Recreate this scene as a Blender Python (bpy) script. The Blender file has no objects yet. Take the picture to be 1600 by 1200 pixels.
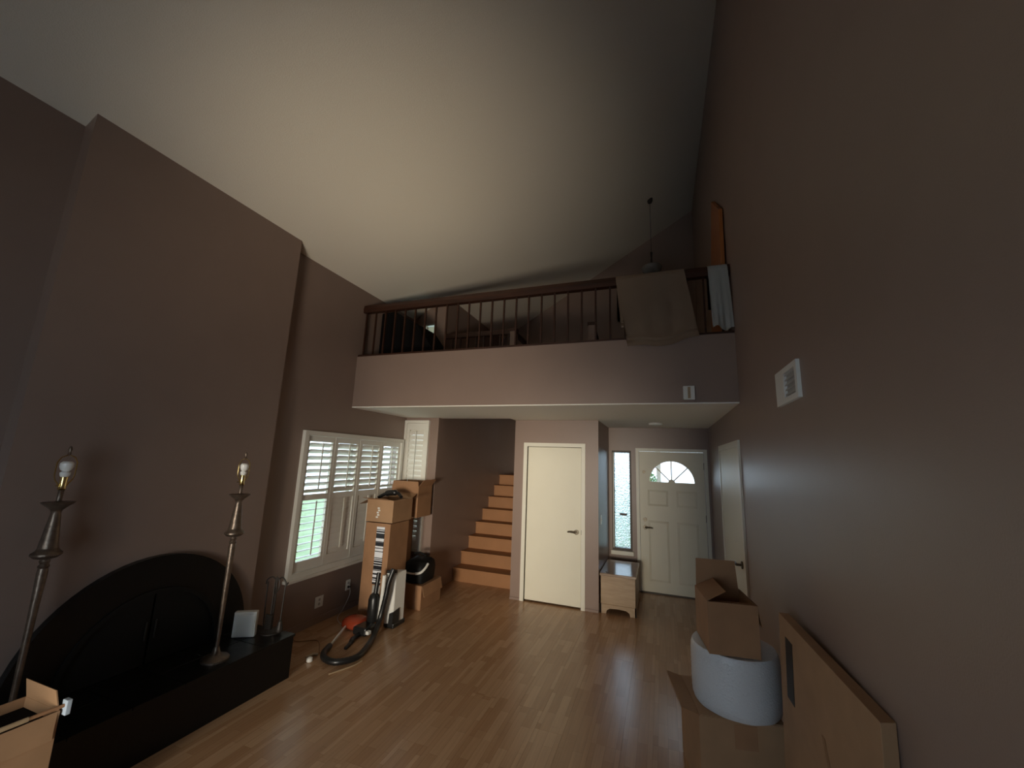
import bpy, bmesh, math, random
from mathutils import Vector, Matrix
random.seed(7)
PI = math.pi
scene = bpy.context.scene
COL = scene.collection

# ------------------------------------------------------------------ camera
H = 1.845
RIGHT = Vector((0.93986728, 0.33963123, 0.03605734))
DOWN = Vector((-0.02891899, 0.18432977, -0.98243892))
FWD = Vector((-0.34031338, 0.92231945, 0.18306731))
cd = bpy.data.cameras.new('camera')
cam = bpy.data.objects.new('camera', cd)
COL.objects.link(cam)
m = Matrix.Identity(4)
for i in range(3):
    m[i][0] = RIGHT[i]; m[i][1] = -DOWN[i]; m[i][2] = -FWD[i]
m[0][3] = 0; m[1][3] = 0; m[2][3] = H
cam.matrix_world = m
cd.sensor_fit = 'HORIZONTAL'; cd.sensor_width = 36
cd.lens = 635.46 / 1600 * 36
cd.clip_start = 0.02
scene.camera = cam

# ------------------------------------------------------------------ world, lights, exposure
w = bpy.data.worlds.new('world'); scene.world = w; w.use_nodes = True
bg = w.node_tree.nodes['Background']
bg.inputs[0].default_value = (0.66, 0.84, 1.0, 1); bg.inputs[1].default_value = 4.2

def area(name, loc, direction, sx, sy, power, color, portal=False):
    l = bpy.data.lights.new(name, 'AREA'); l.shape = 'RECTANGLE'; l.size = sx; l.size_y = sy
    l.energy = power; l.color = color
    o = bpy.data.objects.new(name, l); COL.objects.link(o)
    o.location = loc
    o.rotation_euler = Vector(direction).to_track_quat('-Z', 'Y').to_euler()
    if portal: l.cycles.is_portal = True
    return o
# added area lamps behind the camera: narrowed daylight beam and a ceiling uplight
ps = area('rear_daylight', (-0.3, -6.5, 1.25), (-1.0, 10.5, 0.3), 1.6, 1.5, 108, (1.0, 0.88, 0.70))  # narrowed beam standing in for daylight from the rear
ps.data.spread = math.radians(60)
pb = area('ceiling_uplight', (-0.9, -1.75, 0.4), (-1.5, 5.35, 4.0), 1.1, 0.6, 13, (1.0, 0.86, 0.66))  # added lamp aimed up to brighten the ceiling
pb.data.spread = math.radians(40)

vs = scene.view_settings
vs.view_transform = 'Standard'; vs.look = 'None'; vs.gamma = 1; vs.use_curve_mapping = False
vs.exposure = -0.22

# ------------------------------------------------------------------ materials
def nodes(name):
    mt = bpy.data.materials.new(name); mt.use_nodes = True
    nt = mt.node_tree
    return mt, nt, nt.nodes['Principled BSDF']
def mat(name, col, rough=0.5, metal=0.0, bump=0.0, bscale=80, var=0.0, vscale=3, spec=0.5, coat=0):
    mt, nt, b = nodes(name)
    b.inputs['Base Color'].default_value = (*col, 1); b.inputs['Roughness'].default_value = rough
    b.inputs['Metallic'].default_value = metal; b.inputs['Specular IOR Level'].default_value = spec
    b.inputs['Coat Weight'].default_value = coat
    tc = nt.nodes.new('ShaderNodeTexCoord')
    if var:
        n = nt.nodes.new('ShaderNodeTexNoise'); n.inputs['Scale'].default_value = vscale; n.inputs['Detail'].default_value = 4
        nt.links.new(tc.outputs['Object'], n.inputs['Vector'])
        r = nt.nodes.new('ShaderNodeMapRange'); r.inputs['From Min'].default_value = .3; r.inputs['From Max'].default_value = .7
        r.inputs['To Min'].default_value = 1 - var; r.inputs['To Max'].default_value = 1 + var
        nt.links.new(n.outputs['Fac'], r.inputs['Value'])
        mx = nt.nodes.new('ShaderNodeVectorMath'); mx.operation = 'SCALE'
        mx.inputs[0].default_value = col
        nt.links.new(r.outputs[0], mx.inputs['Scale']); nt.links.new(mx.outputs[0], b.inputs['Base Color'])
    if bump:
        n2 = nt.nodes.new('ShaderNodeTexNoise'); n2.inputs['Scale'].default_value = bscale; n2.inputs['Detail'].default_value = 3
        nt.links.new(tc.outputs['Object'], n2.inputs['Vector'])
        bp = nt.nodes.new('ShaderNodeBump'); bp.inputs['Strength'].default_value = bump; bp.inputs['Distance'].default_value = 0.01
        nt.links.new(n2.outputs['Fac'], bp.inputs['Height']); nt.links.new(bp.outputs[0], b.inputs['Normal'])
    return mt
def wood(name, c1, c2, rough=0.4, scale=(30, 2, 30), rnd=0.0):
    mt, nt, b = nodes(name)
    tc = nt.nodes.new('ShaderNodeTexCoord'); mp = nt.nodes.new('ShaderNodeMapping'); mp.inputs['Scale'].default_value = scale
    n = nt.nodes.new('ShaderNodeTexNoise'); n.inputs['Scale'].default_value = 1; n.inputs['Detail'].default_value = 5
    cr = nt.nodes.new('ShaderNodeValToRGB')
    cr.color_ramp.elements[0].position = .3; cr.color_ramp.elements[1].position = .7
    cr.color_ramp.elements[0].color = (*c1, 1); cr.color_ramp.elements[1].color = (*c2, 1)
    nt.links.new(tc.outputs['Object'], mp.inputs['Vector']); nt.links.new(mp.outputs[0], n.inputs['Vector'])
    nt.links.new(n.outputs['Fac'], cr.inputs[0]); nt.links.new(cr.outputs[0], b.inputs['Base Color'])
    b.inputs['Roughness'].default_value = rough
    return mt
def laminate(name):
    # three-strip oak laminate: staves printed on each board
    mt, nt, b = nodes(name)
    L = nt.links.new
    tc = nt.nodes.new('ShaderNodeTexCoord'); oi = nt.nodes.new('ShaderNodeObjectInfo')
    rs = nt.nodes.new('ShaderNodeMath'); rs.operation = 'MULTIPLY'; rs.inputs[1].default_value = 37.0; L(oi.outputs['Random'], rs.inputs[0])
    sp = nt.nodes.new('ShaderNodeSeparateXYZ'); L(tc.outputs['Object'], sp.inputs[0])
    ad = nt.nodes.new('ShaderNodeMath'); ad.operation = 'ADD'; L(sp.outputs['Y'], ad.inputs[0]); L(rs.outputs[0], ad.inputs[1])
    rf = nt.nodes.new('ShaderNodeMath'); rf.operation = 'FLOOR'; L(rs.outputs[0], rf.inputs[0])
    rm = nt.nodes.new('ShaderNodeMath'); rm.operation = 'MULTIPLY_ADD'; rm.inputs[1].default_value = 0.65; L(rf.outputs[0], rm.inputs[0]); L(sp.outputs['X'], rm.inputs[2])
    cb = nt.nodes.new('ShaderNodeCombineXYZ'); L(ad.outputs[0], cb.inputs['X']); L(rm.outputs[0], cb.inputs['Y'])
    br = nt.nodes.new('ShaderNodeTexBrick'); br.offset = 0.37; br.squash = 1.0
    br.inputs['Scale'].default_value = 1; br.inputs['Brick Width'].default_value = .42; br.inputs['Row Height'].default_value = .065
    br.inputs['Mortar Size'].default_value = 0.0006; br.inputs['Mortar Smooth'].default_value = 0
    br.inputs['Color1'].default_value = (.42, .235, .122, 1); br.inputs['Color2'].default_value = (.55, .345, .20, 1); br.inputs['Mortar'].default_value = (.24, .125, .06, 1)
    L(cb.outputs[0], br.inputs['Vector'])
    mp = nt.nodes.new('ShaderNodeMapping'); mp.inputs['Scale'].default_value = (3, 60, 1); L(cb.outputs[0], mp.inputs['Vector'])
    n = nt.nodes.new('ShaderNodeTexNoise'); n.inputs['Detail'].default_value = 4; n.inputs['Scale'].default_value = 1; L(mp.outputs[0], n.inputs['Vector'])
    mr = nt.nodes.new('ShaderNodeMapRange'); mr.inputs['To Min'].default_value = .82; mr.inputs['To Max'].default_value = 1.18; L(n.outputs['Fac'], mr.inputs['Value'])
    mu = nt.nodes.new('ShaderNodeVectorMath'); mu.operation = 'SCALE'; L(br.outputs['Color'], mu.inputs[0]); L(mr.outputs[0], mu.inputs['Scale'])
    L(mu.outputs[0], b.inputs['Base Color'])
    b.inputs['Roughness'].default_value = .24
    b.inputs['Specular IOR Level'].default_value = .45
    return mt
def pane_mat(name):
    mt, nt, b = nodes(name)
    out = nt.nodes['Material Output']
    tr = nt.nodes.new('ShaderNodeBsdfTransparent'); gl = nt.nodes.new('ShaderNodeBsdfGlossy'); gl.inputs['Roughness'].default_value = .03
    mx = nt.nodes.new('ShaderNodeMixShader')
    mx.inputs[0].default_value = .05; nt.links.new(tr.outputs[0], mx.inputs[1]); nt.links.new(gl.outputs[0], mx.inputs[2])
    nt.links.new(mx.outputs[0], out.inputs['Surface'])
    return mt
def obscure_mat(name):
    mt, nt, b = nodes(name)
    b.inputs['Base Color'].default_value = (.93, .96, 1, 1); b.inputs['Roughness'].default_value = .38; b.inputs['Transmission Weight'].default_value = 1; b.inputs['IOR'].default_value = 1.3
    tc = nt.nodes.new('ShaderNodeTexCoord'); v = nt.nodes.new('ShaderNodeTexVoronoi'); v.inputs['Scale'].default_value = 55
    bp = nt.nodes.new('ShaderNodeBump'); bp.inputs['Strength'].default_value = 1; bp.inputs['Distance'].default_value = .02
    nt.links.new(tc.outputs['Object'], v.inputs['Vector']); nt.links.new(v.outputs['Distance'], bp.inputs['Height']); nt.links.new(bp.outputs[0], b.inputs['Normal'])
    return mt

M = {}
M['wall'] = mat('taupe_paint', (.29, .206, .168), .38, bump=.06, bscale=160, var=.03)
M['ceil'] = mat('ceiling_paint', (.72, .66, .56), .85, bump=.25, bscale=120)
M['soffit'] = mat('ceiling_paint_lit', (.86, .82, .74), .85, bump=.25, bscale=120)  # brighter copy of the ceiling paint, light on the soffit put into colour
M['white'] = mat('white_trim_paint', (.80, .77, .66), .4)
M['shutter'] = mat('shutter_white', (.82, .79, .71), .42)
M['door'] = mat('door_white', (.80, .76, .62), .45, var=.015)
M['floor'] = laminate('oak_laminate')
M['stair'] = mat('stair_carpet_wood', (.36, .165, .065), .6, bump=.1, bscale=200, var=.08)
M['rail'] = wood('dark_red_wood', (.025, .009, .004), (.055, .018, .008), .45, (3, 30, 30))
M['metal'] = mat('iron_dark', (.04, .033, .028), .55, .3)
M['bronze'] = mat('aged_bronze', (.17, .13, .10), .38, .7, bump=.2, bscale=60, var=.25, vscale=30)
M['brass'] = mat('polished_brass', (.85, .68, .32), .22, 1.0)
M['nickel'] = mat('dark_nickel', (.16, .135, .10), .42, .8)
M['black'] = mat('black_slate', (.006, .006, .006), .34, bump=.2, bscale=18, spec=.35)
M['blackmatte'] = mat('black_matte', (.005, .005, .005), .6, spec=.3)
M['blackplastic'] = mat('black_plastic', (.012, .012, .012), .35)
M['kraft'] = mat('kraft_cardboard', (.40, .235, .125), .75, var=.08, vscale=6, bump=.05, bscale=30)
M['kraft2'] = mat('kraft_cardboard_reddish', (.36, .19, .095), .75, var=.1, vscale=5, bump=.05, bscale=30)
M['kraftin'] = mat('kraft_inner', (.30, .165, .08), .8)
M['chest'] = wood('blond_wood', (.40, .27, .16), (.52, .37, .235), .42, (4, 4, 30))
M['chesttop'] = wood('chest_lid_wood', (.30, .20, .12), (.38, .26, .16), .16, (4, 30, 30))
M['plastic'] = mat('white_plastic', (.78, .77, .72), .35)
M['greyplastic'] = mat('grey_plastic', (.42, .40, .37), .4)
M['red'] = mat('red_plastic', (.30, .045, .018), .25)
M['beige'] = mat('beige_terry', (.46, .335, .235), .95, bump=.5, bscale=300, var=.05)
M['towel'] = mat('white_terry', (.72, .72, .68), .95, bump=.5, bscale=300)
M['bubble'] = mat('bubble_wrap', (.70, .71, .72), .3, bump=.5, bscale=95, coat=.3)
M['orange'] = wood('orange_stained_wood', (.34, .11, .03), (.42, .145, .04), .4, (30, 30, 2))
M['loftdim'] = mat('loft_floor_dim', (.07, .05, .035), .95)  # floor colour darkened to stand for the dimness of the loft
M['label'] = None
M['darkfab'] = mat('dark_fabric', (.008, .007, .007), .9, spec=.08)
M['glass'] = pane_mat('clear_pane'); M['obscure'] = obscure_mat('obscure_glass')
M['bulb'] = mat('frosted_bulb', (.85, .85, .82), .3)
M['leaf'] = mat('leaf_green', (.11, .22, .07), .5, var=.3, vscale=8)
M['bark'] = mat('bark', (.16, .11, .07), .8)
M['lawn'] = mat('lawn', (.22, .30, .15), .9, var=.3, vscale=4)
M['concrete'] = mat('concrete', (.52, .50, .46), .9, var=.1)
M['bronzeframe'] = mat('brown_frame', (.07, .045, .03), .5)
M['blue'] = mat('pale_blue_plastic', (.50, .60, .70), .4)
M['tan'] = mat('tan_wood', (.42, .30, .18), .55)
M['smoke'] = mat('smoky_glass', (.22, .21, .19), .2)
M['fireboxblack'] = mat('fireboxblack', (.004, .004, .004), .9)  # even near-black for the firebox panel
def barcode_mat():
    # flat print: black and white bars across a shipping label
    mt, nt, b = nodes('bar_label'); L = nt.links.new
    tc = nt.nodes.new('ShaderNodeTexCoord'); sp = nt.nodes.new('ShaderNodeSeparateXYZ'); L(tc.outputs['Object'], sp.inputs[0])
    def stripes(sc, th):
        ml = nt.nodes.new('ShaderNodeMath'); ml.operation = 'MULTIPLY'; ml.inputs[1].default_value = sc; L(sp.outputs['Z'], ml.inputs[0])
        fl = nt.nodes.new('ShaderNodeMath'); fl.operation = 'FLOOR'; L(ml.outputs[0], fl.inputs[0])
        wn = nt.nodes.new('ShaderNodeTexWhiteNoise'); wn.noise_dimensions = '1D'; L(fl.outputs[0], wn.inputs['W'])
        g = nt.nodes.new('ShaderNodeMath'); g.operation = 'GREATER_THAN'; g.inputs[1].default_value = th; L(wn.outputs['Value'], g.inputs[0])
        return g
    a = stripes(110, .38); c = stripes(23, .16)
    mm = nt.nodes.new('ShaderNodeMath'); mm.operation = 'MULTIPLY'; L(a.outputs[0], mm.inputs[0]); L(c.outputs[0], mm.inputs[1])
    mx = nt.nodes.new('ShaderNodeMix'); mx.data_type = 'RGBA'; mx.inputs[6].default_value = (.02, .02, .025, 1); mx.inputs[7].default_value = (.85, .86, .9, 1)
    L(mm.outputs[0], mx.inputs[0]); L(mx.outputs[2], b.inputs['Base Color']); b.inputs['Roughness'].default_value = .4
    return mt
M['label'] = barcode_mat()

# ------------------------------------------------------------------ mesh helpers
def new(): return bmesh.new()
def box(bm, x0, x1, y0, y1, z0, z1):
    v = [bm.verts.new((x, y, z)) for x in (x0, x1) for y in (y0, y1) for z in (z0, z1)]
    for f in ((0, 1, 3, 2), (4, 6, 7, 5), (0, 4, 5, 1), (2, 3, 7, 6), (0, 2, 6, 4), (1, 5, 7, 3)):
        bm.faces.new([v[i] for i in f])
    return v
def hexa(bm, p):
    # 8 points: bottom loop 0-3, top loop 4-7
    v = [bm.verts.new(q) for q in p]
    for f in ((3, 2, 1, 0), (4, 5, 6, 7), (0, 1, 5, 4), (1, 2, 6, 5), (2, 3, 7, 6), (3, 0, 4, 7)):
        bm.faces.new([v[i] for i in f])
    return v
def prism(bm, pts, axis, a0, a1):
    def mk(p, a):
        if axis == 'x': return (a, p[0], p[1])
        if axis == 'y': return (p[0], a, p[1])
        return (p[0], p[1], a)
    A = [bm.verts.new(mk(p, a0)) for p in pts]; B = [bm.verts.new(mk(p, a1)) for p in pts]
    bm.faces.new(A); bm.faces.new(B[::-1]); n = len(pts)
    for i in range(n): bm.faces.new((A[i], B[i], B[(i + 1) % n], A[(i + 1) % n]))
def tube(bm, pts, r, n=8, cap=True):
    pts = [Vector(p) for p in pts]; rings = []
    rr = r if isinstance(r, (list, tuple)) else [r] * len(pts)
    prev = None
    for i, p in enumerate(pts):
        t = (pts[min(i + 1, len(pts) - 1)] - pts[max(i - 1, 0)]).normalized()
        if prev is None:
            a = Vector((0, 0, 1)) if abs(t.z) < .9 else Vector((1, 0, 0))
            u = t.cross(a).normalized()
        else:
            u = (prev - t * prev.dot(t)).normalized()
        prev = u; v = t.cross(u)
        rings.append([bm.verts.new(p + (u * math.cos(2 * PI * k / n) + v * math.sin(2 * PI * k / n)) * rr[i]) for k in range(n)])
    for a, b in zip(rings, rings[1:]):
        for k in range(n): bm.faces.new((a[k], a[(k + 1) % n], b[(k + 1) % n], b[k]))
    if cap:
        bm.faces.new(rings[0][::-1]); bm.faces.new(rings[-1])
def lathe(bm, prof, cx, cy, n=20):
    rings = []
    for r, z in prof:
        r = max(r, .0005)
        rings.append([bm.verts.new((cx + r * math.cos(2 * PI * k / n), cy + r * math.sin(2 * PI * k / n), z)) for k in range(n)])
    for a, b in zip(rings, rings[1:]):
        for k in range(n): bm.faces.new((a[k], a[(k + 1) % n], b[(k + 1) % n], b[k]))
    bm.faces.new(rings[0][::-1]); bm.faces.new(rings[-1])
def sweep(pts, n=12):
    # Catmull-Rom through control points
    P = [Vector(p) for p in pts]; P = [P[0] * 2 - P[1]] + P + [P[-1] * 2 - P[-2]]; out = []
    for i in range(1, len(P) - 2):
        for k in range(n):
            t = k / n
            out.append(.5 * ((2 * P[i]) + (P[i + 1] - P[i - 1]) * t + (2 * P[i - 1] - 5 * P[i] + 4 * P[i + 1] - P[i + 2]) * t * t + (3 * P[i] - P[i - 1] - 3 * P[i + 1] + P[i + 2]) * t ** 3))
    out.append(P[-2]); return out
def wloc(o):
    v = Vector((0, 0, 0))
    while o is not None: v += o.location; o = o.parent
    return v
def obj(name, bm, m, parent=None, smooth=False, bevel=0, rot=None, origin=None):
    """rot = (pivot, angle about z); mesh given in world coordinates"""
    if rot:
        bmesh.ops.rotate(bm, verts=bm.verts, cent=rot[0], matrix=Matrix.Rotation(rot[1], 3, 'Z'))
    bmesh.ops.recalc_face_normals(bm, faces=bm.faces)
    if bevel:
        bmesh.ops.bevel(bm, geom=list(bm.edges), offset=bevel, segments=2, affect='EDGES', profile=.5)
    me = bpy.data.meshes.new(name)
    if origin is None and parent is None:
        xs = [v.co for v in bm.verts]
        origin = Vector(((min(v.x for v in xs) + max(v.x for v in xs)) / 2, (min(v.y for v in xs) + max(v.y for v in xs)) / 2, min(v.z for v in xs)))
    off = wloc(parent) if parent is not None else Vector((0, 0, 0))
    if origin is None: origin = off
    origin = Vector(origin)
    bmesh.ops.translate(bm, verts=bm.verts, vec=-origin)
    bm.to_mesh(me); bm.free()
    if smooth:
        for p in me.polygons: p.use_smooth = True
        try: me.set_sharp_from_angle(angle=math.radians(40))
        except Exception: pass
    me.materials.append(M[m])
    o = bpy.data.objects.new(name, me); COL.objects.link(o)
    o.location = origin - off
    if parent is not None: o.parent = parent
    return o
def inst(src, name, loc, parent, rot=None):
    o = bpy.data.objects.new(name, src); COL.objects.link(o)
    o.parent = parent; o.location = Vector(loc) - wloc(parent)
    if rot: o.rotation_euler = rot
    return o
def mesh_of(bm, m, name, smooth=False):
    bmesh.ops.recalc_face_normals(bm, faces=bm.faces)
    me = bpy.data.meshes.new(name); bm.to_mesh(me); bm.free(); me.materials.append(M[m])
    if smooth:
        for p in me.polygons: p.use_smooth = True
        try: me.set_sharp_from_angle(angle=math.radians(40))
        except Exception: pass
    return me
def tag(o, label, cat, group=None):
    o['label'] = label; o['category'] = cat
    if group: o['group'] = group
    return o
def struct(o, label=None, cat=None):
    o['kind'] = 'structure'
    if label: o['label'] = label
    if cat: o['category'] = cat
    return o
def empty(name, loc):
    o = bpy.data.objects.new(name, None); COL.objects.link(o); o.location = loc; o.empty_display_size = .1
    return o
def thing(name, loc, label, cat, group=None): return tag(empty(name, loc), label, cat, group)
def wallgrid(bm, axis, t0, t1, u0, u1, z0, z1, holes):
    """wall slab between t0,t1 on axis ('x' or 'y'), with rectangular holes (ua,ub,za,zb)"""
    us = sorted({u0, u1, *[h[0] for h in holes], *[h[1] for h in holes]}); zs = sorted({z0, z1, *[h[2] for h in holes], *[h[3] for h in holes]})
    for a, b in zip(us, us[1:]):
        for c, d in zip(zs, zs[1:]):
            uc, zc = (a + b) / 2, (c + d) / 2
            if any(h[0] < uc < h[1] and h[2] < zc < h[3] for h in holes): continue
            if axis == 'x': box(bm, t0, t1, a, b, c, d)
            else: box(bm, a, b, t0, t1, c, d)
    bmesh.ops.remove_doubles(bm, verts=bm.verts, dist=1e-5)
    kill = {}
    for f in bm.faces: kill.setdefault(tuple(round(x, 4) for x in f.calc_center_median()), []).append(f)
    bmesh.ops.delete(bm, geom=[f for v in kill.values() if len(v) > 1 for f in v], context='FACES')

# ------------------------------------------------------------------ dimensions
XL, XR, YF, YC, YD, YB = -3.62, .668, 4.063, 5.595, 6.75, 7.62
SO, FT, LF = 2.425, 3.068, 2.74           # soffit, fascia top, loft floor
YR = -1.2                                 # wall behind the camera
YS = 5.25                                 # far end of left wall (narrow shutter wall)
XS = -3.06                                # stairwell left wall
K = (6.58 - 3.97) / (XR - XL)
def cz(x): return 3.97 + K * (x - XL)

# ------------------------------------------------------------------ room shell
bm = new(); box(bm, XL - .1, XR + .1, YR - .1, YD + .15, -.10, -.009)
floor = struct(obj('floor', bm, 'floor'), 'warm oak strip laminate floor of the living room', 'floor')
PW, PL = .195, 1.29
bm = new(); box(bm, -PW / 2 + .0006, PW / 2 - .0006, -PL / 2 + .0006, PL / 2 - .0006, -.009, 0)
plank_me = mesh_of(bm, 'floor', 'plank')
rng = random.Random(3)
row = 0; x = XL
while x < XR - .01:
    wdt = min(PW, XR - x); y = YR - rng.uniform(0, PL)
    while y < YD:
        a, b = max(y, YR), min(y + PL, YD)
        if b - a > .05:
            if wdt > PW - .001 and b - a > PL - .001:
                inst(plank_me, 'plank', (x + PW / 2, (a + b) / 2, 0), floor)
            else:
                bm = new(); box(bm, x + .0006, x + wdt - .0006, a + .0006, b - .0006, -.009, 0)
                obj('plank', bm, 'floor', floor, origin=(x + wdt / 2, (a + b) / 2, 0))
        y += PL
    x += PW; row += 1

bm = new(); wallgrid(bm, 'x', XL - .16, XL, YR - .1, YS + .16, 0, 4.02, [(3.41, 5.135, .60, 2.04)])
wall_left = struct(obj('wall_left', bm, 'wall'), 'taupe painted left wall with the shuttered window', 'wall')
bm = new(); prism(bm, [(1.245, -.0), (2.935, 0), (2.935, cz(-3.507)), (1.245, cz(-3.507))], 'x', XL, -3.507)
struct(obj('wall_chimney', bm, 'wall'), 'taupe chimney breast standing slightly proud of the left wall', 'wall')
bm = new(); wallgrid(bm, 'x', XR, XR + .15, YR - .1, YB + .15, 0, 6.75, [])
wall_right = struct(obj('wall_right', bm, 'wall'), 'tall dark taupe right wall rising two storeys', 'wall')
bm = new(); wallgrid(bm, 'y', YR - .15, YR, XL - .1, XR + .1, 0, 6.75, [(-2.1, -.4, .3, 1.95)])  # opening edges set to trim the beams of the lamps behind
struct(obj('wall_rear', bm, 'wall'), 'taupe wall behind the viewer with a window opening sized for the lamp beams', 'wall')
# sloped ceiling
bm = new()
e = .12
hexa(bm, [(XL - .16, YR - .15, cz(XL - .16)), (XR + .15, YR - .15, cz(XR + .15)), (XR + .15, YB + .15, cz(XR + .15)), (XL - .16, YB + .15, cz(XL - .16)),
          (XL - .16, YR - .15, cz(XL - .16) + e), (XR + .15, YR - .15, cz(XR + .15) + e), (XR + .15, YB + .15, cz(XR + .15) + e), (XL - .16, YB + .15, cz(XL - .16) + e)])
struct(obj('ceiling', bm, 'ceil'), 'sloping off-white vaulted ceiling', 'ceiling')
# balcony: fascia wall and soffit
bm = new(); box(bm, XL, XR, YF, YF + .12, SO, FT)
struct(obj('wall_balcony', bm, 'wall'), 'taupe fascia wall of the upstairs balcony', 'wall')
bm = new(); box(bm, XL, XR, YF + .001, 5.36, SO - .012, SO); box(bm, -1.985, XR, 5.36, YD, SO - .012, SO)
struct(obj('ceiling_entry', bm, 'soffit'), 'pale flat soffit under the balcony', 'ceiling')
bm = new(); box(bm, XL, XR, YF + .12, 5.36, SO + .02, LF); box(bm, -1.985, XR, 5.36, YB, SO + .02, LF)
struct(obj('floor_loft', bm, 'loftdim'), 'floor of the upstairs loft', 'floor')
# narrow shutter wall, stairwell wall, closet walls, door wall, upper back wall
bm = new(); wallgrid(bm, 'y', YS, YS + .14, XL, XS, 0, 4.4, [(-3.58, -3.24, .58, 2.33), (-3.45, -3.23, 3.35, 3.88)])
struct(obj('wall_far', bm, 'wall'), 'short taupe wall with the narrow shuttered window', 'wall')
bm = new(); prism(bm, [(YS + .14, 0), (8.8, 0), (8.8, cz(XS)), (YS + .14, cz(XS))], 'x', XS - .12, XS)
struct(obj('wall_stairs', bm, 'wall'), 'taupe wall on the left of the staircase', 'wall')
bm = new()
wallgrid(bm, 'y', YC, YC + .11, -1.985, -.795, 0, SO - .012, [(-1.79, -1.018, 0, 2.05)])
struct(obj('wall_closet', bm, 'wall'), 'taupe closet front wall around the plain white door', 'wall')
bm = new(); box(bm, -.905, -.795, YC + .11, YD, 0, SO - .012)
struct(obj('wall_entry', bm, 'wall'), 'taupe side wall of the closet facing the entry', 'wall')
bm = new(); box(bm, -1.985, -1.88, YC + .11, 8.8, 0, SO + .02); box(bm, -1.985, -1.88, YB + .15, 8.8, SO + .02, LF + .7)
struct(obj('wall_closet_side', bm, 'wall'), 'taupe wall on the right of the staircase', 'wall')
bm = new(); wallgrid(bm, 'y', YD, YD + .15, -1.88, XR, 0, SO + .02, [(-.725, -.47, .565, 2.03), (-.335, .59, 0, 2.055)])
struct(obj('wall_front', bm, 'wall'), 'taupe wall around the front door and sidelight', 'wall')
bm = new(); box(bm, -1.985, XR, YB, YB + .15, LF, 6.75); box(bm, XS - .12, -1.985, YB, YB + .15, LF + .6, 6.75)
struct(obj('wall_back', bm, 'wall'), 'dark upper back wall of the loft', 'wall')
bm = new(); box(bm, XS, -1.985, 8.8, 8.9, 0, 4.5); box(bm, XS, -1.985, YB + .15, 8.8, LF + .6, LF + .7)
struct(obj('wall_landing', bm, 'wall'), 'dark wall at the top of the staircase', 'wall')
# baseboards
def baseboard(n, pts):
    bm = new(); box(bm, *pts, 0, .075); struct(obj(n, bm, 'white', bevel=.002), None)
bm = new(); box(bm, -1.985, -1.84, YC - .014, YC, 0, .03); box(bm, -.968, -.795, YC - .014, YC, 0, .03)
struct(obj('baseboard_closet', bm, 'wall'), 'low painted baseboard beside the closet door', 'baseboard')
bm = new(); box(bm, XL, XL + .012, 2.95, 5.25, 0, .07)
struct(obj('baseboard_left', bm, 'wall'), 'taupe painted baseboard under the shuttered window', 'baseboard')

# ------------------------------------------------------------------ window 1: four plantation shutters
def louver_mesh(width, chord, name, axis):
    bm = new(); prof = [(-chord / 2, 0), (-chord * .25, .0045), (chord * .25, .0045), (chord / 2, 0), (chord * .25, -.0045), (-chord * .25, -.0045)]
    prism(bm, prof, axis, -width / 2, width / 2)
    return mesh_of(bm, 'shutter', name)
win = struct(empty('window_1', (XL, 4.27, .56)), 'wide window with four white plantation shutters, left panels partly open', 'window')
F = .05
y0, y1, z0, z1 = 3.37, 5.175, .56, 2.08
bm = new(); wallgrid(bm, 'x', XL - .03, XL + .045, y0, y1, z0, z1, [(y0 + F, y1 - F, z0 + F, z1 - F)])
obj('window_frame', bm, 'shutter', win)
bm = new(); box(bm, XL, XL + .075, y0 - .02, y1 + .02, z0 - .03, z0)
obj('window_sill', bm, 'shutter', win, bevel=.004)
pw = (y1 - y0 - 2 * F) / 4
lm = louver_mesh(pw - .094, .078, 'louver', 'y')
# tilt in radians about Y for (upper, lower) of each panel
TILT = [(-.62, -.06), (-1.0, -1.5), (-1.08, -1.5), (-.62, -1.5)]
for k in range(4):
    a = y0 + F + k * pw; b = a + pw
    za, zb = z0 + F, z1 - F; zm0, zm1 = 1.335, 1.395
    bm = new()
    wallgrid(bm, 'x', XL - .012, XL + .018, a + .002, b - .002, za + .002, zb - .002, [(a + .045, b - .045, .715, zm0), (a + .045, b - .045, zm1, 1.965)])
    pn = obj('shutter_panel', bm, 'shutter', win)
    bm = new(); box(bm, XL - .012, XL + .021, b - .006, b + .004, za, zb)
    obj('panel_bead', bm, 'shutter', pn)
    yc = (a + b) / 2
    for (c, d, tl) in ((zm1, 1.965, TILT[k][0]), (.715, zm0, TILT[k][1])):
        n = round((d - c) / .0705); st = (d - c) / n
        for i in range(n):
            inst(lm, 'louver', (XL + .003, yc, c + st * (i + .5)), pn, (0, tl, 0))
        bm = new(); box(bm, XL + .036, XL + .046, yc - .006, yc + .006, c + .05, d - .01)
        obj('tilt_rod', bm, 'shutter', pn)
bm = new(); box(bm, XL - .12, XL - .115, y0, y1, z0, z1)
obj('pane', bm, 'glass', win)
bm = new(); box(bm, XL - .13, XL - .105, 4.25, 4.29, z0, z1); box(bm, XL - .13, XL - .105, y0, y1, 1.33, 1.36)
obj('sash', bm, 'shutter', win)

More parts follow.
